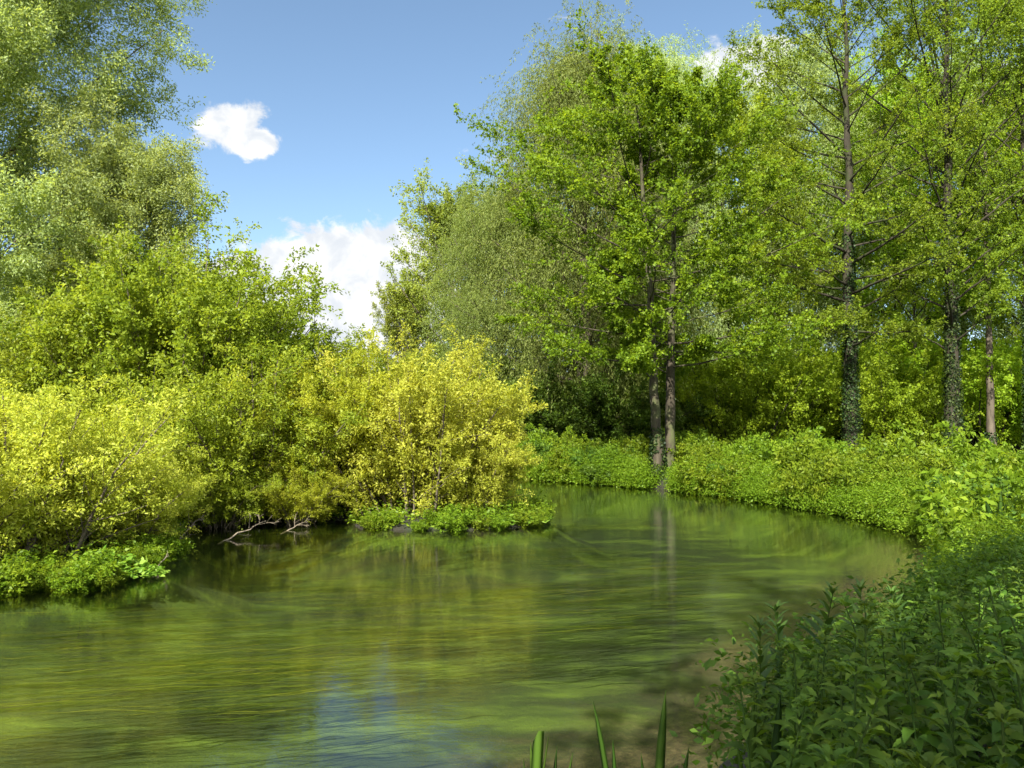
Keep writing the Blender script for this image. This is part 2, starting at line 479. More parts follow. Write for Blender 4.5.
def make_bush(name, label, cat, loc, seed, H, Rad, leaf, bark, n_stem=34, sub=(9, 40, .45), twig=(6, 42, .42), nleaf=12, lsize=(.06, .024),
              spread_base=0.35, lean=(0, 0), group=None, out=1.25, droop=.12, up=0.45, low=0.03, sq=(1, 1), stem_r=.03, hang=0):
    rng = np.random.default_rng(seed)
    root = thing(name, label, cat, loc, 0, group)
    k = np.arange(n_stem)
    az = k * 2.39996 + rng.normal(size=n_stem) * .3
    f = np.sqrt((k + .5) / n_stem)
    base = np.stack([np.cos(az), np.sin(az), np.zeros(n_stem)], 1) * (spread_base * Rad * f * (0.6 + .6 * rng.random(n_stem)))[:, None]
    base[:, 2] -= 0.15
    A = np.arctan(out * f * Rad / H * (1 - spread_base) * 1.15) * 1.25
    d = np.stack([np.cos(az) * np.sin(A) + lean[0], np.sin(az) * np.sin(A) + lean[1], np.cos(A)], 1)
    L = H * (0.72 + .38 * rng.random(n_stem)) * (1 - .12 * f) / np.maximum(np.cos(A * .7), .6)
    b = np.stack([np.cos(az) * .16 * f, np.sin(az) * .16 * f, -.14 * f * f], 1) * L[:, None] + rng.normal(size=(n_stem, 3)) * .05 * L[:, None]
    r = stem_r * (.6 + .8 * rng.random(n_stem))
    st = Curves(base * np.array([sq[0], sq[1], 1]), d * np.array([sq[0], sq[1], 1]), L, b * np.array([sq[0], sq[1], 1]), r, r * .25)
    sb, _ = children(rng, st, sub[0], low, 1.0, sub[1], 14, sub[2], .5, up=.12, bend=(0, 0, -droop * .5), power=.85)
    tw, ti = children(rng, sb, twig[0], .08, 1.0, twig[1], 16, twig[2], .35, up=.12, bend=(0, 0, -droop))
    tv = .55 * rng.random(len(sb))[ti] + .45 * rng.random(len(tw))
    V, Fc, rn = twig_leaves(rng, tw, nleaf, lsize[0], lsize[1], up=up, droop=.08, tv=tv, spread=.04)
    V1, F1 = tubes(st, 8, 6, wob=.015, rng=rng)
    V2, F2 = tubes(sb, 4, 3)
    link_mesh('stems', [(V1, F1), (V2, F2)], bark, root, smooth=True).name = 'stem'
    link_mesh('foliage', [(V, Fc)], leaf, root, rnd=[rn])
    return root

# ------------------------------------------------------------------ terrain and river
RIVER = np.array([(-70, -6), (-20, -1.5), (-8, .4), (-3, 1.5), (-0.6, 2.6), (0.35, 3.6), (1.3, 5.0), (3.1, 7.0), (5.5, 9.6), (6.9, 11.7), (7.6, 13.5),
                  (7.7, 16.6), (7.1, 18.9), (6.1, 21.3), (4.4, 23.9), (2.8, 25.4), (.4, 27.8), (-4, 30), (-12, 31.5), (-30, 31), (-70, 30),
                  (-70, 25), (-30, 25), (-12, 24.3), (-4.5, 22.6), (-1.0, 20.6), (.5, 18.6), (.75, 17.2), (.3, 15.9), (-.8, 15.4), (-2.2, 15.35), (-3.0, 15.7), (-3.4, 16.7),
                  (-4.6, 17.1), (-5.9, 16.7), (-6.4, 15.2), (-6.0, 13.4), (-5.2, 12.1), (-5.0, 11.4), (-5.6, 10.6), (-6.6, 10.0), (-9, 9.4), (-20, 9), (-70, 10)])

def river_sd(P):
    """signed distance to the water's edge, positive on land"""
    A = RIVER; B = np.roll(RIVER, -1, 0)
    best = np.full(len(P), 1e9); ins = np.zeros(len(P), bool)
    for (x0, y0), (x1, y1) in zip(A, B):
        e = np.array([x1 - x0, y1 - y0]); wv = P - np.array([x0, y0])
        tt = np.clip((wv @ e) / (e @ e), 0, 1)
        best = np.minimum(best, np.linalg.norm(wv - tt[:, None] * e, axis=1))
        c = (y0 > P[:, 1]) != (y1 > P[:, 1])
        if y1 != y0:
            ins ^= c & (P[:, 0] < (x1 - x0) * (P[:, 1] - y0) / (y1 - y0) + x0)
    return np.where(ins, -best, best)

def wave(x, y):
    return (np.sin(x * .9 + 1.3 * np.sin(y * .53)) + np.sin(y * 1.13 + .9 * np.sin(x * .71 + 2)) + .6 * np.sin(x * 2.3 + y * 1.9) + .5 * np.sin(x * 3.1 - y * 2.7 + 1)) / 3.1

def land_z(x, y, sd):
    left = 1 / (1 + np.exp(np.clip((x - 1.2) * 3, -50, 50))) * ((y > 7) & (y < 27))
    top = .48 * (1 - left) + .10 * left
    rise = np.clip(sd / .55, 0, 1) ** .6
    return np.where(sd > 0, .02 + top * rise + .05 * wave(x, y) * np.clip(sd / 2, 0, 1) + .012 * np.clip(sd - 4, 0, 60),
                    -.03 - .75 * np.clip(-sd / 1.3, 0, 1) ** .7 )

def axis(lo, hi, step, far_lo, far_hi):
    a = [lo]
    st = step
    left = []
    x = lo
    while x > far_lo:
        st *= 1.25; x -= st; left.append(x)
    mid = list(np.arange(lo, hi, step))
    right = []; x = mid[-1]; st = step
    while x < far_hi:
        st *= 1.25; x += st; right.append(x)
    return np.array(left[::-1] + mid + right)

gx = axis(-14, 18, .1, -600, 600); gy = axis(0, 34, .1, -300, 900)
GX, GY = np.meshgrid(gx, gy)
P2 = np.stack([GX.ravel(), GY.ravel()], 1)
SD = river_sd(P2)
GZ = land_z(P2[:, 0], P2[:, 1], SD)
V = np.column_stack([P2, GZ])
nx, ny = len(gx), len(gy)
ii = (np.arange(ny - 1)[:, None] * nx + np.arange(nx - 1)[None, :]).ravel()
FG = np.stack([ii, ii + 1, ii + 1 + nx, ii + nx], 1)
under = GZ[FG].max(1) < -.02

m, t = new_mat('ground')
tc = t.new('ShaderNodeTexCoord')
n1 = t.noise(tc.outputs['Object'], .9, 6, .65)
n2 = t.noise(tc.outputs['Object'], 14, 5, .65)
c = t.mix(t.smooth(n1.outputs[0], .4, .6), (.017, .013, .007), (.014, .026, .005))
c = t.mix(t.math('MULTIPLY', n2.outputs[0], .7), c, (.011, .009, .005))
p = t.new('ShaderNodeBsdfPrincipled'); t.link(c, p.inputs['Base Color']); p.inputs['Roughness'].default_value = .95
b = t.new('ShaderNodeBump'); b.inputs['Strength'].default_value = .8; b.inputs['Distance'].default_value = .06
t.link(n2.outputs[0], b.inputs['Height']); t.link(b.outputs[0], p.inputs['Normal'])
o = t.new('ShaderNodeOutputMaterial'); t.link(p.outputs[0], o.inputs[0])
M['ground'] = m

m, t = new_mat('river_bed')
tc = t.new('ShaderNodeTexCoord')
ob = tc.outputs['Object']
sp = t.new('ShaderNodeSeparateXYZ'); t.link(ob, sp.inputs[0])
big = t.noise(t.scaled(ob, .5, 1.0, 1), .55, 5, .6, .4)
streak = t.noise(t.scaled(ob, .8, 1.9, 1), .9, 7, .6, .5)
stones = t.noise(ob, 16, 5, .7)
gravel = t.ramp(stones.outputs[0], [(.3, (.018, .013, .008)), (.5, (.048, .033, .018)), (.7, (.11, .082, .047))])
weed = t.ramp(streak.outputs[0], [(.32, (.004, .010, .002)), (.5, (.014, .031, .004)), (.68, (.070, .112, .011))])
# gravel shows in the shallows by the near bank, weed beds everywhere else
near = t.math('SUBTRACT', t.math('MULTIPLY', sp.outputs[0], .52), t.math('MULTIPLY', sp.outputs[1], .40))
near = t.math('ADD', near, t.math('MULTIPLY', t.math('SUBTRACT', big.outputs[0], .5), 3.2))
gm = t.smooth(near, -3.3, -2.1)
c = t.mix(gm, weed, gravel)
p = t.new('ShaderNodeBsdfPrincipled'); t.link(c, p.inputs['Base Color']); p.inputs['Roughness'].default_value = .9
b = t.new('ShaderNodeBump'); b.inputs['Strength'].default_value = .6; b.inputs['Distance'].default_value = .05
t.link(stones.outputs[0], b.inputs['Height']); t.link(b.outputs[0], p.inputs['Normal'])
o = t.new('ShaderNodeOutputMaterial'); t.link(p.outputs[0], o.inputs[0])
M['river_bed'] = m

def sub_mesh(name, mask, mat):
    f = FG[mask]
    used, inv = np.unique(f, return_inverse=True)
    o = link_mesh(name, [(V[used], inv.reshape(-1, 4))], mat, smooth=True)
    return tag(o, kind='structure')
sub_mesh('ground', ~under, M['ground'])
sub_mesh('river_bed', under, M['river_bed'])

# water: a clear tinted surface that mirrors by its Fresnel term
m, t = new_mat('water')
tc = t.new('ShaderNodeTexCoord')
ob = tc.outputs['Object']
na = t.noise(t.scaled(ob, .55, 1.5, 1), 1.1, 3, .5, .5)
nbp = t.noise(t.scaled(ob, .8, 2.2, 1), 4.5, 4, .55, .6)
nc = t.noise(t.scaled(ob, 1, 2.0, 1), 17, 3, .5, .3)
amp = t.smooth(t.noise(ob, .35, 3, .5).outputs[0], .35, .7)
hgt = t.math('ADD', t.math('MULTIPLY', na.outputs[0], .42), t.math('MULTIPLY', nbp.outputs[0], .17))
hgt = t.math('ADD', hgt, t.math('MULTIPLY', t.math('MULTIPLY', nc.outputs[0], .10), t.math('ADD', .4, amp)))
b = t.new('ShaderNodeBump'); b.inputs['Strength'].default_value = .15; b.inputs['Distance'].default_value = .055
t.link(hgt, b.inputs['Height'])
gm_ = t.new('ShaderNodeNewGeometry')
dp = t.new('ShaderNodeVectorMath', operation='DOT_PRODUCT')
t.link(b.outputs[0], dp.inputs[0]); t.link(gm_.outputs['Incoming'], dp.inputs[1])
cs = t.math('MINIMUM', t.math('ABSOLUTE', dp.outputs['Value']), 1.0)
sch = t.math('ADD', .03, t.math('MULTIPLY', .98, t.math('POWER', t.math('SUBTRACT', 1.0, cs), 4.6)))      # Schlick's Fresnel term
gl = t.new('ShaderNodeBsdfGlossy'); gl.inputs['Roughness'].default_value = .05
gl.inputs['Color'].default_value = (.95, .95, .95, 1); t.link(b.outputs[0], gl.inputs['Normal'])
tr = t.new('ShaderNodeBsdfTransparent'); tr.inputs[0].default_value = (.84, .86, .70, 1)
mx = t.new('ShaderNodeMixShader')
t.link(sch, mx.inputs[0]); t.link(tr.outputs[0], mx.inputs[1]); t.link(gl.outputs[0], mx.inputs[2])
o = t.new('ShaderNodeOutputMaterial'); t.link(mx.outputs[0], o.inputs[0])
wv = np.array([(-69, -8, 0), (9, -8, 0), (9, 34, 0), (-69, 34, 0)], float)
tag(link_mesh('river_water', [(wv, np.array([[0, 1, 2, 3]]))], m), kind='structure')

def ground_at(x, y):
    P = np.array([[x, y]], float)
    sd = river_sd(P)
    return float(land_z(P[:, 0], P[:, 1], sd)[0])

# ------------------------------------------------------------------ ribbons of weed streaming under the surface
rng = np.random.default_rng(11)
patches = []
for _ in range(2600):
    x, y = rng.uniform(-9, 6.5), rng.uniform(4.5, 27)
    patches.append((x, y))
patches = np.array(patches)
psd = river_sd(patches)
dens = wave(patches[:, 0] * .55 + 3, patches[:, 1] * .8) + .35 * wave(patches[:, 0] * 1.6, patches[:, 1] * 1.9)
ok = (psd < -.7) & (dens > .16) & ((patches[:, 0] * .52 - patches[:, 1] * .40) < -3.0)
patches = patches[ok]
n = 12
N = len(patches) * n
i = np.repeat(np.arange(len(patches)), n)
p0 = np.column_stack([patches[i] + rng.normal(size=(N, 2)) * np.array([.42, .16]), -.012 - .09 * rng.random(N)])
fd = np.where(p0[:, 1] < 13, .22, .22 + (p0[:, 1] - 13) * .11)
d = np.column_stack([np.cos(fd), np.sin(fd), np.zeros(N)]) + rng.normal(size=(N, 3)) * np.array([.06, .08, .012])
wl = .35 + .9 * rng.random(N)
K = 7
s = np.linspace(0, 1, K)
ph = rng.random(N) * 6.28
side = np.column_stack([-np.sin(fd), np.cos(fd), np.zeros(N)])
Pm = p0[:, None] + d[:, None] * (wl[:, None] * s)[:, :, None] + side[:, None] * (.03 * np.sin(ph[:, None] + s * 7))[:, :, None]
hw = (.003 + .009 * rng.random(N) ** 1.6)[:, None] * np.sin(np.pi * (.12 + .86 * s))[None]
Vw = np.stack([Pm + side[:, None] * hw[:, :, None], Pm - side[:, None] * hw[:, :, None]], 2).reshape(-1, 3)
bb = (np.arange(N) * K * 2)[:, None] + (np.arange(K - 1) * 2)[None]
Fw = np.stack([bb, bb + 1, bb + 3, bb + 2], -1).reshape(-1, 4)
M['weed'] = leaf_mat('weed', (.030, .055, .008), (.070, .105, .012), (.210, .220, .030), .3)
rw = np.repeat(np.clip(rng.random(N) * .75 + .25 * rng.random(len(patches))[i], 0, 1) ** 1.6, K - 1)
tag(link_mesh('water_weed', [(Vw, Fw)], M['weed'], rnd=[rw]), 'long ribbons of yellow green weed streaming under the river surface', 'water weed', kind='stuff')

# ------------------------------------------------------------------ herbs along the banks (nobody could count them)
def herb_mass(name, label, xr, yr, n, keep, hfun, nl, lsize, mat, seed, leanw=.35, rad=.16):
    rng = np.random.default_rng(seed)
    P = np.column_stack([rng.uniform(*xr, n), rng.uniform(*yr, n)])
    sd = river_sd(P)
    k = keep(P, sd)
    P, sd = P[k], sd[k]
    N = len(P)
    z = land_z(P[:, 0], P[:, 1], sd)
    h = hfun(P, sd, rng)
    eps = .25                                                     # plants at the edge lean out over the water
    gxv = (river_sd(P + [eps, 0]) - river_sd(P - [eps, 0])) / (2 * eps)
    gyv = (river_sd(P + [0, eps]) - river_sd(P - [0, eps])) / (2 * eps)
    ln = np.clip(1 - sd / .9, 0, 1) * leanw
    i = np.repeat(np.arange(N), nl)
    q = rng.random(N * nl) ** .75
    p = np.column_stack([P[i, 0] + rng.normal(size=N * nl) * rad * (1.1 - .6 * q), P[i, 1] + rng.normal(size=N * nl) * rad * (1.1 - .6 * q), z[i] + h[i] * (.08 + .95 * q)])
    p[:, 0] -= gxv[i] * ln[i] * q * h[i]; p[:, 1] -= gyv[i] * ln[i] * q * h[i]
    d = rvec(rng, N * nl); d[:, 2] = d[:, 2] * .4 - .1
    nn = rvec(rng, N * nl) * .8; nn[:, 2] += .45
    l = lsize[0] * (.5 + .9 * rng.random(N * nl))
    V, Fc = leaf_quads(rng, p, d, nn, l, l * lsize[1] / lsize[0])
    pv = .5 + .5 * wave(P[:, 0] * 2.1, P[:, 1] * 2.3)
    r = np.clip(.35 * pv[i] + .3 * rng.random(N)[i] + .35 * rng.random(N * nl), 0, 1)
    o = link_mesh(name, [(V, Fc)], mat, rnd=[r])
    return tag(o, label, 'herbs', kind='stuff')

def bank_tussocks():
    """rounded tussocks of upright herbs, densest along the water's edge"""
    rng = np.random.default_rng(3)
    n = 9000
    C0 = np.column_stack([rng.uniform(-1.5, 24, n), rng.uniform(9.0, 35, n)])
    C1 = np.column_stack([rng.uniform(-1.5, 9, 40000), rng.uniform(9.0, 33, 40000)])
    s1 = river_sd(C1)
    C1 = C1[(s1 > -.12) & (s1 < .5)][:2600]
    C0 = np.concatenate([C0, C1])
    sd = river_sd(C0)
    k = (sd > -.12) & (sd < 9) & (C0[:, 1] * .68 + 1 > C0[:, 0]) & ~((C0[:, 0] < 2) & (C0[:, 1] < 24)) & (rng.random(len(C0)) < np.clip(1.0 - sd / 9, .25, 1))
    k &= (C0[:, 0] - 4.45) ** 2 + (C0[:, 1] - 23.8) ** 2 > .55 ** 2
    C0, sd = C0[k], sd[k]
    nc = len(C0)
    cr = rng.uniform(.14, .44, nc)
    hum = .5 + .5 * wave(C0[:, 0] * 1.1 + 5, C0[:, 1] * 1.1)
    ch = (.26 + .62 * hum) * (.45 + 1.0 * rng.random(nc) ** 1.7) + .30 * np.clip(1 - sd / .6, 0, 1)
    tint = np.clip(.5 + .40 * wave(C0[:, 0] * .8, C0[:, 1] * .9 + 4) + rng.normal(size=nc) * .25, 0, 1)
    npl = 20
    i = np.repeat(np.arange(nc), npl)
    N = len(i)
    rr = np.sqrt(rng.random(N)); th = rng.random(N) * 6.28
    off = np.column_stack([np.cos(th), np.sin(th)]) * (rr * cr[i])[:, None]
    P = C0[i] + off
    h = ch[i] * (1 - .45 * rr ** 2) * (.55 + .6 * rng.random(N))
    base = (land_z(C0[:, 0], C0[:, 1], np.maximum(sd, .02)) * np.clip((sd - .05) / .6, 0, 1))[i]
    nl = 20
    m = np.repeat(np.arange(N), nl)
    q = rng.random(N * nl) ** .8
    d0 = np.maximum(np.linalg.norm(P, axis=1), 9)[m]
    sp = .085 * (1.1 - .7 * q)
    p = np.column_stack([P[m] + off[m] * (.5 * q * q)[:, None] + rng.normal(size=(N * nl, 2)) * sp[:, None], base[m] + h[m] * (.03 + 1.0 * q)])
    d = rvec(rng, N * nl); d[:, 2] = d[:, 2] * .6 + .15
    nn = rvec(rng, N * nl) * .85; nn[:, 2] += .4
    l = (.040 + .0012 * d0) * (.5 + .9 * rng.random(N * nl)) * (1.15 - .45 * q)
    V, Fc = leaf_quads(rng, p, d, nn, l, l * .42)
    r = np.clip(.45 * tint[i][m] + .2 * rng.random(N)[m] + .35 * rng.random(N * nl), 0, 1)
    print('tussock leaves', len(r))
    tag(link_mesh('bank_herbs', [(V, Fc)], M['herb_leaf'], rnd=[r]), 'dense waist high nettles and herbs lining the far side of the river bend', 'herbs', kind='stuff')
bank_tussocks()
herb_mass('bank_undergrowth', 'low green undergrowth beneath the shrubs of the left bank', (-16, 1), (9, 22), 14000,
          lambda P, sd: (sd > .05) & (sd < 7), lambda P, sd, rng: .10 + .28 * rng.random(len(P)), 7, (.07, .035), M['herb_leaf'], 4, .3)
herb_mass('near_undergrowth', 'shaded leafy ground cover beneath the near nettles', (.2, 9), (1.2, 10), 5000,
          lambda P, sd: (sd > .06) & (P[:, 0] < P[:, 1] * .75 + 1.2) & (P[:, 0] > P[:, 1] * .27), lambda P, sd, rng: .15 + .4 * rng.random(len(P)), 16, (.055, .028), M['nettle_leaf'], 5, .5)

# ------------------------------------------------------------------ the wood on the right bank
def gz(x, y): return ground_at(x, y)
def at(px, d): 
    x = X(px, d)
    return (x, d, gz(x, d))

alder = make_tree('alder_tree', 'tall twin stemmed alder on the water edge at the river bend', 'tree', (X(661, 24.4), 24.4, .22), 21, 12.1, .175, .27, 4.3, prof_alder,
                  M['alder_leaf'], M['alder_bark'], n_limb=100, ang=(86, 47), flat=.4, sub=(11, 46, .44), twig=(9, 44, .44), nleaf=20, lsize=(.085, .068), spread=.035, bare=.12, sub_lo=.42, gap=.30,
                  stems=[((-.10, -.05), (-.050, .01), 1.0), ((.26, .12), (.034, .03), .97)], ivy=1.6, up=.75)
ivy_a = make_tree('alder_tree', 'tall ivy clad tree with open crown, straight trunk left of a pair', 'tree', at(851, 30.0), 22, 19.5, .27, .22, 4.2, prof_alder,
                  M['alder_leaf_pale'], M['dark_bark'], n_limb=64, ang=(88, 32), flat=.45, sub=(10, 46, .42), twig=(8, 44, .44), nleaf=17, lsize=(.085, .062), ivy=8.5, up=.6, spread=.04, sub_lo=.36, gap=.36)
ivy_b = make_tree('alder_tree', 'tallest ivy clad tree with sparse crown and long rising limbs', 'tree', at(953, 30.0), 23, 20.5, .27, .20, 4.4, prof_egg,
                  M['alder_leaf_pale'], M['dark_bark'], n_limb=56, ang=(64, 30), flat=.5, sub=(10, 46, .42), twig=(8, 44, .42), nleaf=16, lsize=(.085, .062), ivy=9.5, up=.6, spread=.04, sub_lo=.36, gap=.36)
slim = make_tree('slender_tree', 'slender pale brown trunk without ivy just right of the tallest ivy clad tree', 'tree', at(990, 32.0), 24, 18, .16, .45, 3.0, prof_egg,
                 M['alder_leaf_pale'], M['pale_bark'], n_limb=40, ang=(66, 30), flat=.5, sub=(9, 46, .42), twig=(7, 44, .42), nleaf=16, lsize=(.085, .06), ivy=.9, spread=.06, gap=.25)
edge = make_tree('alder_tree', 'dark trunked tree at the right edge of the wood', 'tree', at(1030, 31.0), 25, 18, .2, .3, 3.4, prof_egg,
                 M['alder_leaf_pale'], M['dark_bark'], n_limb=44, ang=(70, 30), flat=.5, sub=(9, 46, .42), twig=(7, 44, .42), nleaf=16, lsize=(.085, .06), ivy=6, spread=.06)

willow = make_tree('willow_tree', 'big weeping willow behind the twin stemmed alder with hanging grey green strands', 'tree', at(585, 34.0), 31, 15.2, .4, .14, 4.5, prof_dome,
                   M['willow_shade'], M['willow_bark'], n_limb=60, ang=(66, 14), flat=.8, sub=(12, 48, .40), twig=(5, 45, .4), nleaf=10, lsize=(.12, .032), weep=(10, 1.9, 36), limb_up=.05, spread=.05, top_shrink=.25)  # shade over this willow is put into its darker leaf colour
copy_tree(willow, (X(655, 40), 40, .5), 2.1, (.95, .95, 1.16), 'pale willow top rising behind the twin stemmed alder')
pale = [o for o in bpy.data.objects if o.get('label', '').startswith('pale willow top')][0]
for ch in pale.children:
    if ch.name.startswith('crown'):
        ch.material_slots[0].link = 'OBJECT'; ch.material_slots[0].material = M['willow_leaf']  # paler leaf colour stands in for sunlight on the upper willow
copy_tree(willow, (X(500, 36), 36.5, .5), 4.0, (.72, .72, .70), 'lower drooping willow between the alder and the olive brown poplar')
poplar = make_tree('poplar_tree', 'olive brown poplar standing behind the golden shrub', 'tree', at(452, 45.0), 33, 12.4, .28, .12, 2.9, prof_egg,
                   M['poplar_leaf'], M['willow_bark'], n_limb=60, ang=(52, 20), flat=.9, sub=(9, 40, .44), twig=(8, 40, .44), nleaf=22, lsize=(.12, .08), spread=.08)
copy_tree(poplar, (X(404, 46), 46, .5), 2.0, (.6, .6, .66), 'shorter olive poplar at the edge of the open sky')

# background wood: three kinds, copied one by one
wood_a = make_tree('woodland_tree', 'light green woodland tree behind the alder, right beside the gap of sky', 'tree', at(725, 41.0), 41, 16.8, .25, .10, 4.0, prof_egg,
                   M['wood_leaf'], M['dark_bark'], n_limb=60, ang=(72, 28), flat=.6, sub=(10, 46, .44), twig=(8, 44, .44), nleaf=19, lsize=(.13, .09), spread=.09, group='trees deep in the wood')
wood_b = make_tree('woodland_tree', 'feathery willowy woodland tree behind the left ivy clad trunk', 'tree', at(800, 43.0), 42, 19.0, .25, .08, 4.4, prof_dome,
                   M['willow_leaf'], M['dark_bark'], n_limb=54, ang=(66, 22), flat=.8, sub=(10, 48, .42), twig=(5, 45, .4), nleaf=12, lsize=(.14, .05), weep=(8, 1.5, 24), spread=.08, group='trees deep in the wood')
for (src, px, d, s, lab) in ((wood_a, 900, 42, 1.10, 'woodland tree filling the gap between the two ivy clad trunks'), (wood_b, 965, 44, 1.0, 'feathery tree behind the slender pale trunk'),
                             (wood_a, 1045, 40, 1.05, 'woodland tree behind the right edge of the wood'), (wood_a, 640, 47, .95, 'woodland tree hidden behind the twin stemmed alder'),
                             (wood_b, 870, 52, 1.05, 'feathery tree deepest behind the left ivy clad trunk'), (wood_a, 560, 50, .8, 'woodland tree behind the weeping willow'),
                             (wood_b, 1110, 46, 1.0, 'feathery tree beyond the right frame edge'), (wood_a, 780, 54, 1.0, 'woodland tree deepest behind the understorey')):
    copy_tree(src, (X(px, d), d, .6), random.random() * 6, s, lab)

# understorey shrubs
und = make_bush('hazel_shrub', 'bright green shrub right of the twin stemmed alder', 'shrub', at(735, 33.5), 51, 4.4, 2.2, M['wood_leaf'], M['dark_bark'], n_stem=26,
                sub=(10, 44, .45), twig=(9, 44, .45), nleaf=18, lsize=(.10, .07), spread_base=.5, group='understorey shrubs')
US = [(690, 36, 1.0), (790, 34, 1.05), (830, 36, 1.0), (885, 33, .95), (925, 36, 1.1), (975, 35, 1.1), (1030, 34, 1.0), (760, 39, 1.2), (860, 40, 1.2), (1000, 40, 1.2), (1075, 36, 1.1), (905, 39, 1.0)]
UL = ['shrub in the gap behind the right alder stem', 'shrub left of the left ivy clad trunk', 'shrub at the foot of the left ivy clad trunk', 'yellow green shrub right of the left ivy clad trunk',
      'shrub left of the right ivy clad trunk', 'shrub between the right ivy clad trunk and the slender trunk', 'shrub right of the slender trunk', 'tall shrub deeper in behind the left shrubs',
      'tall shrub deep behind the left ivy clad trunk', 'tall shrub deep behind the slender trunk', 'shrub at the right frame edge', 'shrub deep between the two ivy clad trunks']
for (px, d, s), lab in zip(US, UL):
    copy_tree(und, (X(px, d), d, .45), random.random() * 6, s, lab)
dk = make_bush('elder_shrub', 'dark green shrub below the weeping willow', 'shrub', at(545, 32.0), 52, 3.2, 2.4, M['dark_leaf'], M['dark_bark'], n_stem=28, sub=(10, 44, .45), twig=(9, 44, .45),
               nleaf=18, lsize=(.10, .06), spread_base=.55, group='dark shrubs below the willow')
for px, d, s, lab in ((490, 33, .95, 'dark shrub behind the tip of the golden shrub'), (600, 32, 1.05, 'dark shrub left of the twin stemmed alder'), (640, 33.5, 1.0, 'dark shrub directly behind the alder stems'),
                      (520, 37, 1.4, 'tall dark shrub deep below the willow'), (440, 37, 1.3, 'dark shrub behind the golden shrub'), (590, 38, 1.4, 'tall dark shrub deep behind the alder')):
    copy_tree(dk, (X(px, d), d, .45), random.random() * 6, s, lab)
thin = make_tree('sapling', 'thin dark sapling between the two ivy clad trunks', 'tree', at(916, 35.0), 26, 8, .13, .3, 1.8, prof_egg, M['wood_leaf'], M['dark_bark'], n_limb=22, ang=(66, 30),
                 sub=(6, 46, .42), twig=(5, 44, .42), nleaf=10, lsize=(.10, .07))

# ------------------------------------------------------------------ the left bank
big = make_tree('willow_tree', 'huge pale willow at the left edge with fine twigs', 'tree', (X(-58, 20.5), 20.5, .3), 61, 16.0, .34, .08, 4.7, prof_dome,
                M['willow_leaf'], M['willow_bark'], n_limb=76, ang=(72, 14), flat=.9, sub=(13, 46, .46), twig=(11, 44, .46), nleaf=72, lsize=(.095, .037), spread=.10, limb_up=.06, limb_r=.17)
small = make_tree('willow_tree', 'feathery pale willow behind the tall green shrub', 'tree', (X(128, 19.8), 19.8, .3), 62, 6.9, .16, .1, 2.3, prof_dome,
                  M['willow_leaf'], M['willow_bark'], n_limb=54, ang=(68, 16), flat=.9, sub=(10, 46, .44), twig=(9, 44, .45), nleaf=44, lsize=(.08, .03), spread=.09, limb_r=.18)
gb = make_bush('willow_shrub', 'tall rounded green shrub in the middle of the left bank', 'shrub', (X(178, 18.4), 18.4, .2), 71, 5.7, 2.35, M['bush_leaf'], M['willow_bark'], n_stem=80, nleaf=30,
               lsize=(.085, .045), sub=(11, 44, .40), twig=(10, 44, .42), spread_base=.55, stem_r=.04, out=.85)
copy_tree(gb, (X(95, 17), 18.2, .2), 2.2, (.8, .8, .78), 'darker green shrub between the golden front shrub and the tall rounded one')
copy_tree(gb, (X(300, 19.6), 19.6, .2), 4.1, (.75, .75, .66), 'green shrub sloping down behind the golden shrubs')
lb = make_bush('willow_shrub', 'mid green shrub in the middle overhanging the inlet', 'shrub', (X(258, 17.0), 17.0, .12), 72, 3.5, 1.95, M['midbush_leaf'], M['willow_bark'], n_stem=46, nleaf=20,
               lsize=(.075, .035), sub=(11, 44, .42), twig=(9, 44, .42), spread_base=.5)
copy_tree(lb, (X(105, 15.0), 15.0, .15), 1.0, (.7, .7, .66), 'yellow green shrub at the left side of the inlet')
copy_tree(lb, (X(348, 17.8), 17.8, .2), 3.0, (.85, .85, .98), 'yellow green shrub directly left of the golden shrub')
go = make_bush('golden_willow', 'golden yellow willow shrub at the tip of the left bank', 'shrub', (X(415, 17.0), 17.0, .15), 73, 3.35, 1.6, M['golden_leaf'], M['willow_bark'], n_stem=50, nleaf=22,
               lsize=(.07, .032), sub=(11, 42, .40), twig=(9, 44, .42), spread_base=.55, sq=(1.1, .8))
copy_tree(go, (X(470, 17.2), 17.0, .12), 2.3, (.6, .6, .62), 'small golden shrub at the outermost tip beside open water')
gf = make_bush('golden_willow', 'golden yellow shrub in front at the left frame edge', 'shrub', (X(25, 11.6), 11.4, .12), 74, 2.5, 1.45, M['golden_leaf'], M['willow_bark'], n_stem=46, nleaf=20,
               lsize=(.06, .025), sub=(11, 42, .42), twig=(9, 44, .42), spread_base=.55)
copy_tree(gf, (X(125, 12.6), 12.6, .12), 1.7, (.62, .62, .62), 'low golden shrub beside the dead twigs of the inlet')
copy_tree(gf, (X(-60, 12.2), 12.2, .15), 3.1, 1.0, 'golden shrub cut by the left frame edge')

copy_tree(lb, (X(222, 15.9), 15.9, .05), 2.6, (.42, .42, .36), 'low green shrub dipping into the inlet behind the longest dead branch')
copy_tree(lb, (X(300, 16.3), 16.3, .05), 5.0, (.40, .40, .36), 'low yellow green shrub at the back of the inlet beside the golden shrub')
for o_ in [o for o in bpy.data.objects if o.get('label', '').startswith(('low yellow green shrub', 'yellow green shrub at the left side', 'yellow green shrub directly left'))]:
    for ch in o_.children:
        if ch.name.startswith('foliage'):
            ch.material_slots[0].link = 'OBJECT'; ch.material_slots[0].material = M['lime_leaf']

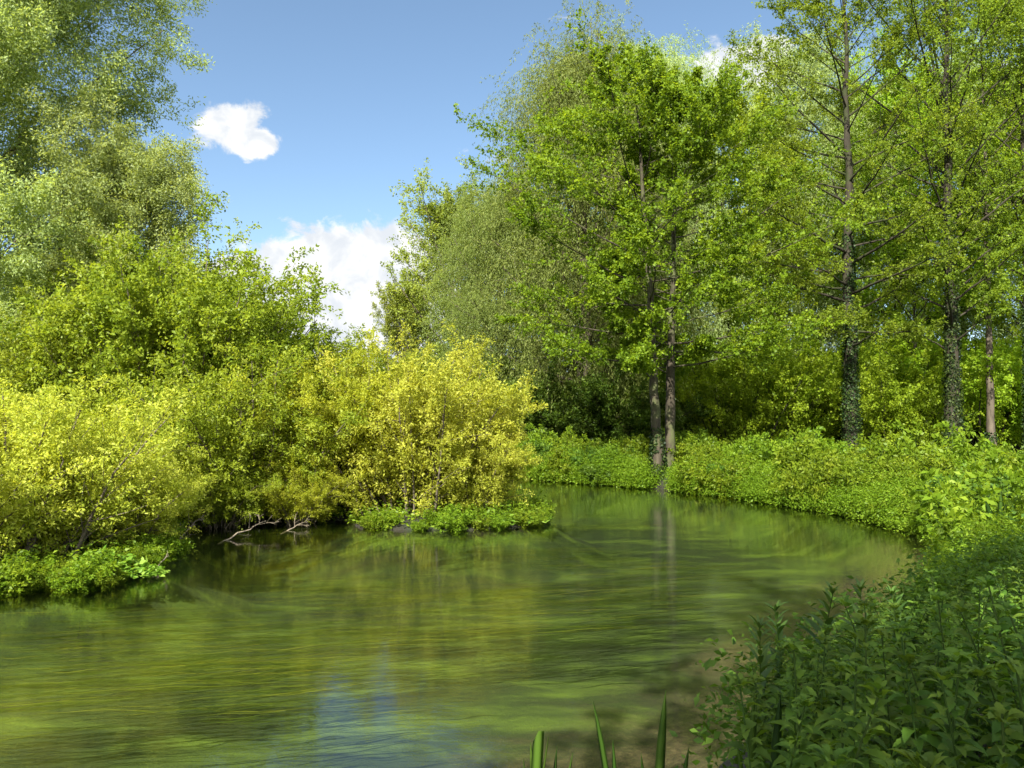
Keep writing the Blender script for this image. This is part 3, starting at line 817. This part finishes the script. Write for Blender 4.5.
# leafy clumps rising from the herbs along the far side of the bend
CG = 'tall leafy clumps along the right bank'
CLB = 'tall leafy clump rising from the herbs along the right bank'
cl_a = make_bush('herb_clump', CLB, 'plant', (0, 0, -5), 401, 1.0, .55, M['herb_leaf'], M['stem_green_plain'], n_stem=26, nleaf=12, lsize=(.085, .034), sub=(6, 48, .34), twig=(4, 46, .5), spread_base=.55, stem_r=.006, group=CG, up=.3)
cl_b = make_bush('herb_clump', CLB, 'plant', (0, 0, -5), 402, 1.15, .45, M['herb_leaf'], M['stem_green_plain'], n_stem=18, nleaf=12, lsize=(.11, .055), sub=(6, 52, .30), twig=(3, 46, .5), spread_base=.5, stem_r=.006, group=CG, up=.35)
cl_c = make_bush('herb_clump', CLB, 'plant', (0, 0, -5), 403, .85, .6, M['nettle_leaf'], M['stem_green_plain'], n_stem=26, nleaf=12, lsize=(.09, .045), sub=(6, 48, .34), twig=(4, 46, .5), spread_base=.6, stem_r=.006, group=CG, up=.3)
rngc = np.random.default_rng(17)
seen, cnt = [], 0
while len(seen) < 125:
    x, y = rngc.uniform(-1, 15), rngc.uniform(10, 31)
    q = river_sd(np.array([[x, y]]))[0]
    if q < .0 or q > 4.5 or rngc.random() > math.exp(-q / 1.1) + .12: continue
    if (x < 2 and y < 24) or x > y * .66 + .5: continue
    if any((x - a) ** 2 + (y - b) ** 2 < .5 ** 2 for a, b in seen) or (x - 4.45) ** 2 + (y - 23.9) ** 2 < 1.0: continue
    seen.append((x, y))
    src = (cl_a, cl_a, cl_c, cl_b)[len(seen) % 4]
    k = .66 + .52 * rngc.random()
    g = gz(x, y) * min(1, q / .5)
    if src.location.z < -4: src.location = (x, y, g); src.scale = (k, k, k)
    else: copy_tree(src, (x, y, g), rngc.random() * 6.28, (k, k, k * (.85 + .3 * rngc.random())))

FG_ = 'leafy fringe plants at the left waterline'
FL_ = 'small leafy plant in the green fringe along the left waterline'
seen2 = []
fr_src = None
while len(seen2) < 88:
    x, y = rngc.uniform(-9, 1.2), rngc.uniform(9, 18.5)
    q = river_sd(np.array([[x, y]]))[0]
    if q < -.12 or q > .35 or (x < -3 and y > 12.5 and rngc.random() < .6): continue
    if any((x - a) ** 2 + (y - b) ** 2 < .2 ** 2 for a, b in seen2): continue
    seen2.append((x, y))
    k = .20 + .2 * rngc.random()
    if len(seen2) > 58: x, y = rngc.uniform(-8.6, -5.2), 0; y = 9.55 + max(0, (x + 8.6)) * .22 + rngc.uniform(-.12, .2)
    src = (cl_a, cl_b)[len(seen2) % 2]
    copy_tree(src, (x, y, .0), rngc.random() * 6.28, (k * 1.25, k * 1.25, k), FL_, FG_)

# leafy water plants at the water's edge
def water_clump(name, label, loc, seed, n, rad, h, l, wd, mat):
    rng = np.random.default_rng(seed)
    th = rng.random(n) * 6.28; rr = np.sqrt(rng.random(n))
    p = np.column_stack([np.cos(th) * rr * rad[0], np.sin(th) * rr * rad[1], h * (1.1 - rr) * rng.random(n) + .01])
    d = rvec(rng, n); d[:, 2] = np.abs(d[:, 2]) * .5
    nn = rvec(rng, n) * .5; nn[:, 2] += .9
    ll = l * (.6 + .8 * rng.random(n))
    V, Q, T3 = leaf_ovate(rng, p, d, nn, ll, ll * wd / l)
    r = rng.random(n)
    root = thing(name, label, 'plant', loc)
    link_mesh('foliage', [(V, Q), (np.zeros((0, 3)), T3 - len(V))], mat, root, rnd=[np.concatenate([r, r, r, r])])
    return root
water_clump('water_plant', 'bright green water plants trailing from the left bank beside golden shrub', (X(110, 11.0), 10.9, .03), 81, 1500, (.85, .42), .36, .075, .042, M['cress_leaf'])
water_clump('water_plant', 'low green fringe at the tip of the left bank', (X(490, 16.4), 16.4, .05), 82, 1700, (1.25, .95), .42, .09, .035, M['cress_leaf'])

# dead branches lying in the inlet
def dead_branch(label, pts, r, seed, name='dead_branch', twigs=4):
    rng = np.random.default_rng(seed)
    p0, p1 = np.array(pts[0], float), np.array(pts[1], float)
    L = np.linalg.norm(p1 - p0)
    c = Curves((p0 * 0)[None], (p1 - p0)[None], np.array([L]), rng.normal(size=(1, 3)) * .06 * L, np.array([r * .65]), np.array([r * .22]))
    tw, _ = children(rng, c, twigs, .35, .98, 42, 10, .4, .4, up=.15)
    tw2, _ = children(rng, tw, 3, .3, 1, 40, 10, .5, .4, up=.05)
    root = thing(name, label, 'branch', tuple(p0))
    link_mesh('stem', [tubes(c, 9, 7, wob=.012, rng=rng)], M['dead_wood'], root, smooth=True)
    link_mesh('twig', [tubes(tw, 6, 5, wob=.006, rng=rng), tubes(tw2, 5, 4, rmin=.002)], M['dead_wood'], root, smooth=True)
    return root
dead_branch('pale dead branch slanting out of the water in the inlet, longest', [(X(220, 14.0), 14.0, -.05), (X(266, 14.9), 14.9, .32)], .028, 91)
dead_branch('pale dead branch right of the longest one, under golden leaves', [(X(282, 15.2), 15.2, -.05), (X(318, 15.9), 15.9, .22)], .022, 92)
dead_branch('grey dead twigs standing in the water beside the low golden shrub', [(X(168, 12.7), 12.7, -.05), (X(196, 13.3), 13.3, .42)], .018, 93, twigs=9)
dead_branch('thin dead stem arching above the inlet', [(X(226, 15.6), 15.6, -.05), (X(246, 15.9), 15.9, .62)], .015, 94, twigs=6)
dead_branch('dead stick lying at the outer edge of the water plants', [(X(148, 11.2), 11.2, -.02), (X(172, 11.5), 11.5, .14)], .014, 95, twigs=2)

# ------------------------------------------------------------------ near bank: nettles, tall herbs, iris blades
def nettle_mesh(seed, H, nodes, l, wd, mat, erect=0.0, fam='nettle'):
    """one stem with opposite, drooping toothed leaves and a tuft of young leaves -> (leaf arrays, stem curve)"""
    rng = np.random.default_rng(seed)
    lean = rng.normal(size=2) * .09
    sr = .0036 if fam == 'nettle' else .005
    c = Curves(np.zeros((1, 3)), np.array([[lean[0], lean[1], 1]]), np.array([H]), np.array([[lean[0] * .6 * H, lean[1] * .6 * H, 0]]), np.array([sr]), np.array([sr * .4]))
    Vs, Fs, rs = [], [], []
    K = 10
    off = 0
    a0 = rng.random() * 6.28
    specs = []
    for k in range(nodes):
        q = .10 + .88 * (k / (nodes - 1))
        if fam == 'nettle':
            size = l * (1.0 - .62 * max(0, (q - .62) / .38)) * (.6 + .4 * min(1, q * 2.5))
            for jn in range(2):
                az = a0 + k * 1.5708 + jn * 3.1416 + rng.normal() * .25
                specs.append((q, az, .25 + .9 * max(0, q - .55) + rng.normal() * .18, size))
                for e in range(2):                               # leaves of the side shoot in the axil
                    specs.append((q + .02 + .02 * e, az + rng.normal() * .7, .55 + rng.normal() * .3, size * (.5 + .3 * rng.random())))
        else:
            size = l * (1.0 - .55 * max(0, (q - .6) / .4)) * (.55 + .45 * min(1, q * 2.2))
            for jn in range(3):
                specs.append((q, a0 + k * 1.9 + jn * 2.094 + rng.normal() * .25, .15 + erect + .75 * max(0, q - .5) + rng.normal() * .15, size))
    for e in range(8):                                           # the tuft at the tip
        specs.append((.985, a0 + e * 2.4, .7 + .5 * rng.random(), l * (.30 + .18 * rng.random()) * (1 if fam == 'nettle' else 1.1)))
    for q, az, el, size in specs:
        P = c.at(np.array([0]), np.array([min(q, 1.0)]))[0]
        dh = np.array([math.cos(az), math.sin(az), 0.])
        sd = np.array([-math.sin(az), math.cos(az), 0.])
        L = size * (.8 + .4 * rng.random())
        W = L * wd / l
        s = np.linspace(0, 1, K)
        dr = (.55 + .6 * rng.random()) * (1 - erect * .6)
        ang = el - dr * s * 1.5
        st = np.cumsum(np.concatenate([[0], np.cos(ang[:-1])])) / (K - 1) * L + (.012 if fam == 'nettle' else .003)
        zz = np.cumsum(np.concatenate([[0], np.sin(ang[:-1])])) / (K - 1) * L
        mid = P + dh * st[:, None] + np.array([0, 0, 1.]) * zz[:, None]
        hwv = np.clip(np.sin(np.pi * s ** .62), 0, 1) ** .85 * W / 2
        if fam == 'nettle':
            hwv = hwv * (1 + .10 * ((np.arange(K) % 2) * 2 - 1))
        lift = hwv * (.2 + .3 * rng.random())
        tw = rng.normal() * .25
        Lf = mid + sd * hwv[:, None] + np.array([0, 0, 1.]) * (lift + tw * hwv)[:, None]
        Rt = mid - sd * hwv[:, None] + np.array([0, 0, 1.]) * (lift - tw * hwv)[:, None]
        V = np.stack([Lf, mid, Rt], 1).reshape(-1, 3)
        b = np.arange(K - 1) * 3
        Fq = np.concatenate([np.stack([b, b + 1, b + 4, b + 3], 1), np.stack([b + 1, b + 2, b + 5, b + 4], 1)])
        Vs.append(V); Fs.append(Fq + off); off += len(V)
        rs.append(np.full(len(Fq), np.clip(.12 + .4 * q + .5 * rng.random() - .1, 0, 1)))
    return np.concatenate(Vs), np.concatenate(Fs), np.concatenate(rs), c

def leafy_plant(name, label, cat, loc, seed, H, nodes, l, wd, mat, group=None, erect=0, fam='nettle'):
    V, Fq, r, c = nettle_mesh(seed, H, nodes, l, wd, mat, erect, fam)
    root = thing(name, label, cat, loc, 0, group)
    link_mesh('stem', [tubes(c, 8, 5)], M['stem_green'], root, smooth=True, rnd=[np.full(7 * 5, .5)])
    link_mesh('foliage', [(V, Fq)], mat, root, smooth=True, rnd=[r])
    return root

NL = 'green stinging nettle in the shaded bed on the near bank'
protos = []
for k in range(6):
    protos.append(leafy_plant('nettle_plant', NL, 'nettle', (0, 0, -5), 200 + k, 1.0, 14, .112, .054, M['nettle_leaf'], 'nettles of the near bank'))
rng = np.random.default_rng(77)
spots = []
tries = 0
while len(spots) < 290 and tries < 20000:
    tries += 1
    y = rng.uniform(1.7, 9.0)
    x = rng.uniform(.2, y * .68 + .5)
    sd = river_sd(np.array([[x, y]]))[0]
    if sd < .05: continue
    px = 512 + x / y * F
    if px < 752 + 10 * max(0, y - 4.2): continue
    if any((x - a) ** 2 + (y - b) ** 2 < .17 ** 2 for a, b, _ in spots): continue
    spots.append((x, y, sd))
first = set()
for n_, (x, y, sd) in enumerate(spots):
    k = n_ % 6
    px = 512 + x / y * F
    # top of the bed as the photograph shows it: high at the right, falling to the water at the left
    top_px = 588 + max(0, 905 - px) * .42 - max(0, px - 905) * .22 + rng.uniform(-8, 42)
    ztop = CAMH - (top_px - HZ) / F * y
    g = gz(x, y)
    h = min(max(ztop - g, .35), .95 + .2 * rng.random() + .0 * y)
    s = (h, h, h) if h > .6 else (.6, .6, h)
    s = (max(.75, h), max(.75, h), h)
    if k not in first:
        first.add(k)
        protos[k].location = (x, y, g - .03); protos[k].rotation_euler = (0, 0, rng.random() * 6.28); protos[k].scale = s
    else:
        copy_tree(protos[k], (x, y, g - .03), rng.random() * 6.28, s)

# taller leafy stems rising above the nettles at the water's edge
TL = [(757, 612, 4.1, 'leftmost tall leafy stem rising over the water at the nettle bed edge'), (808, 575, 4.4, 'tallest leafy stem above the nettles, second from the left'),
      (853, 578, 4.6, 'tall leafy stem third from the left above the nettles'), (783, 600, 4.6, 'shorter leafy stem between the two leftmost tall stems'),
      (903, 585, 4.9, 'tall leafy stem right of the others, in front of the sunlit bank'), (822, 612, 4.0, 'leafy stem low in front of the tallest one')]
for k, (px, py, d, lab) in enumerate(TL):
    x = X(px, d); g = max(gz(x, d), 0)
    z = CAMH - (py - HZ) / F * d
    leafy_plant('willowherb', lab, 'plant', (x, d, g - .03), 300 + k, z - g, 15, .17, .036, M['herb_tall'], 'tall leafy stems of the near bank', erect=.62, fam='herb')

def blade(root, x, y, H, wd, lean, seed, cut=False):
    rng = np.random.default_rng(seed)
    K = 12
    s = np.linspace(0, 1, K)
    P = np.column_stack([x + lean[0] * H * s ** 1.8, y + lean[1] * H * s ** 1.8, -.05 + H * s * (1 - .06 * s)])
    hw = wd / 2 * (np.clip((1 - s) * 4.5, 0, 1) ** .6 if not cut else np.ones(K))
    a = rng.uniform(-.5, .5)
    sv = np.array([math.cos(a), math.sin(a), 0]); nv = np.array([-math.sin(a), math.cos(a), 0])
    th = .0022
    drop = np.zeros(K)
    if cut: drop[-1] = .035
    Vv = np.stack([P + sv * hw[:, None], P + nv * th, P - sv * hw[:, None] - np.array([0, 0, 1.]) * drop[:, None] + nv * hw[:, None] * .5, P - nv * th], 1).reshape(-1, 3)
    b = np.arange(K - 1) * 4
    Fq = np.concatenate([np.stack([b + j, b + (j + 1) % 4, b + 4 + (j + 1) % 4, b + 4 + j], 1) for j in range(4)])
    link_mesh('blade', [(Vv, Fq)], M['iris_leaf'], root, rnd=[np.full(len(Fq), rng.random())])

def iris(label, blades, d, group='iris clumps on the near bank'):
    x0 = X(blades[0][0], d); g = gz(x0, d)
    root = thing('iris_clump', label, 'iris', (x0, d, g), 0, group)
    for k, (px, py, wpx, lean, cut) in enumerate(blades):
        dd = d + .06 * (k % 3)
        z = CAMH - (py - HZ) / F * dd
        H = z - g + .05
        xt = X(px, dd)
        blade(root, xt - lean * H - x0, dd - d, H / (1 - .06), .85 * wpx / F * dd, (lean, .02), int(px), cut)
    return root
iris('iris clump nearest the middle with one broad cut off blade', [(538, 728, 13, .03, True), (531, 738, 8, -.04, False), (556, 742, 6, .05, False), (547, 733, 5, .09, False), (571, 748, 6, .1, False), (524, 755, 6, -.05, False)], 2.5)
iris('iris clump with the tall single blade standing before brown shallows', [(664, 688, 11, .05, False), (594, 698, 8, -.10, False), (612, 735, 7, -.02, False), (686, 742, 8, .1, False), (640, 748, 6, -.05, False)], 2.6)
iris('iris clump with three upright blades before the nettles', [(752, 690, 10, .03, False), (778, 690, 11, .06, False), (790, 668, 9, .01, False), (735, 735, 7, -.08, False)], 2.6)
iris('sunlit iris clump among the herbs at the right frame edge', [(985, 500, 8, -.15, False), (1000, 492, 7, .02, False), (1012, 502, 8, .12, False), (1020, 515, 7, .2, False), (994, 510, 7, -.05, False)], 10.5, None)

# buttercup
x, y = X(975, 3.2), 3.2
bc = thing('buttercup', 'small yellow flower low among the nettles in the right corner', 'flower', (x, y, gz(x, y)))
hz = CAMH - (738 - HZ) / F * y - gz(x, y)
link_mesh('stem', [tubes(Curves(np.zeros((1, 3)), np.array([[.03, -.05, 1.]]), np.array([hz]), np.zeros((1, 3)), np.array([.0025]), np.array([.002])), 5, 5)], M['stem_green'], bc, rnd=[np.full(20, .6)])
for k in range(3):
    rngf = np.random.default_rng(k)
    c0 = np.array([.03 + .03 * (k - 1), -.06 - .01 * k, hz - .02 * k])
    n = 6; th = np.arange(n) * 1.047
    d = np.column_stack([np.cos(th), np.sin(th), np.full(n, .5)])
    Vf, Ff = leaf_quads(rngf, np.repeat(c0[None], n, 0), d, np.tile([0, 0, 1.], (n, 1)), np.full(n, .016), np.full(n, .014))
    link_mesh('flower_head', [(Vf, Ff)], M['petal'], bc, rnd=[rngf.random(n)])

# ------------------------------------------------------------------ tree behind the photographer whose shade lies over the near bank
make_tree('shade_tree', 'tree behind the photographer shading the near bank', 'tree', (.1, -5.6, .5), 95, 12.0, .25, .36, 3.9, prof_dome, M['wood_leaf'], M['dark_bark'], n_limb=46, ang=(74, 28),
          flat=.6, sub=(8, 46, .42), twig=(6, 44, .42), nleaf=17, lsize=(.15, .11))

# ------------------------------------------------------------------ render settings
sc.view_settings.view_transform = 'Standard'
sc.view_settings.look = 'None'
sc.view_settings.exposure = 1.62
sc.view_settings.gamma = 1.0
sc.view_settings.use_curve_mapping = False
sc.render.engine = 'CYCLES'
cy = sc.cycles
cy.use_denoising = True
cy.denoiser = 'OPENIMAGEDENOISE'
cy.denoising_input_passes = 'RGB_ALBEDO_NORMAL'
cy.max_bounces = 7
cy.diffuse_bounces = 4
cy.glossy_bounces = 2
cy.transmission_bounces = 4
cy.transparent_max_bounces = 8
cy.caustics_reflective = False
cy.caustics_refractive = False
cy.sample_clamp_indirect = 6
cy.use_adaptive_sampling = True
cy.adaptive_threshold = 0.015
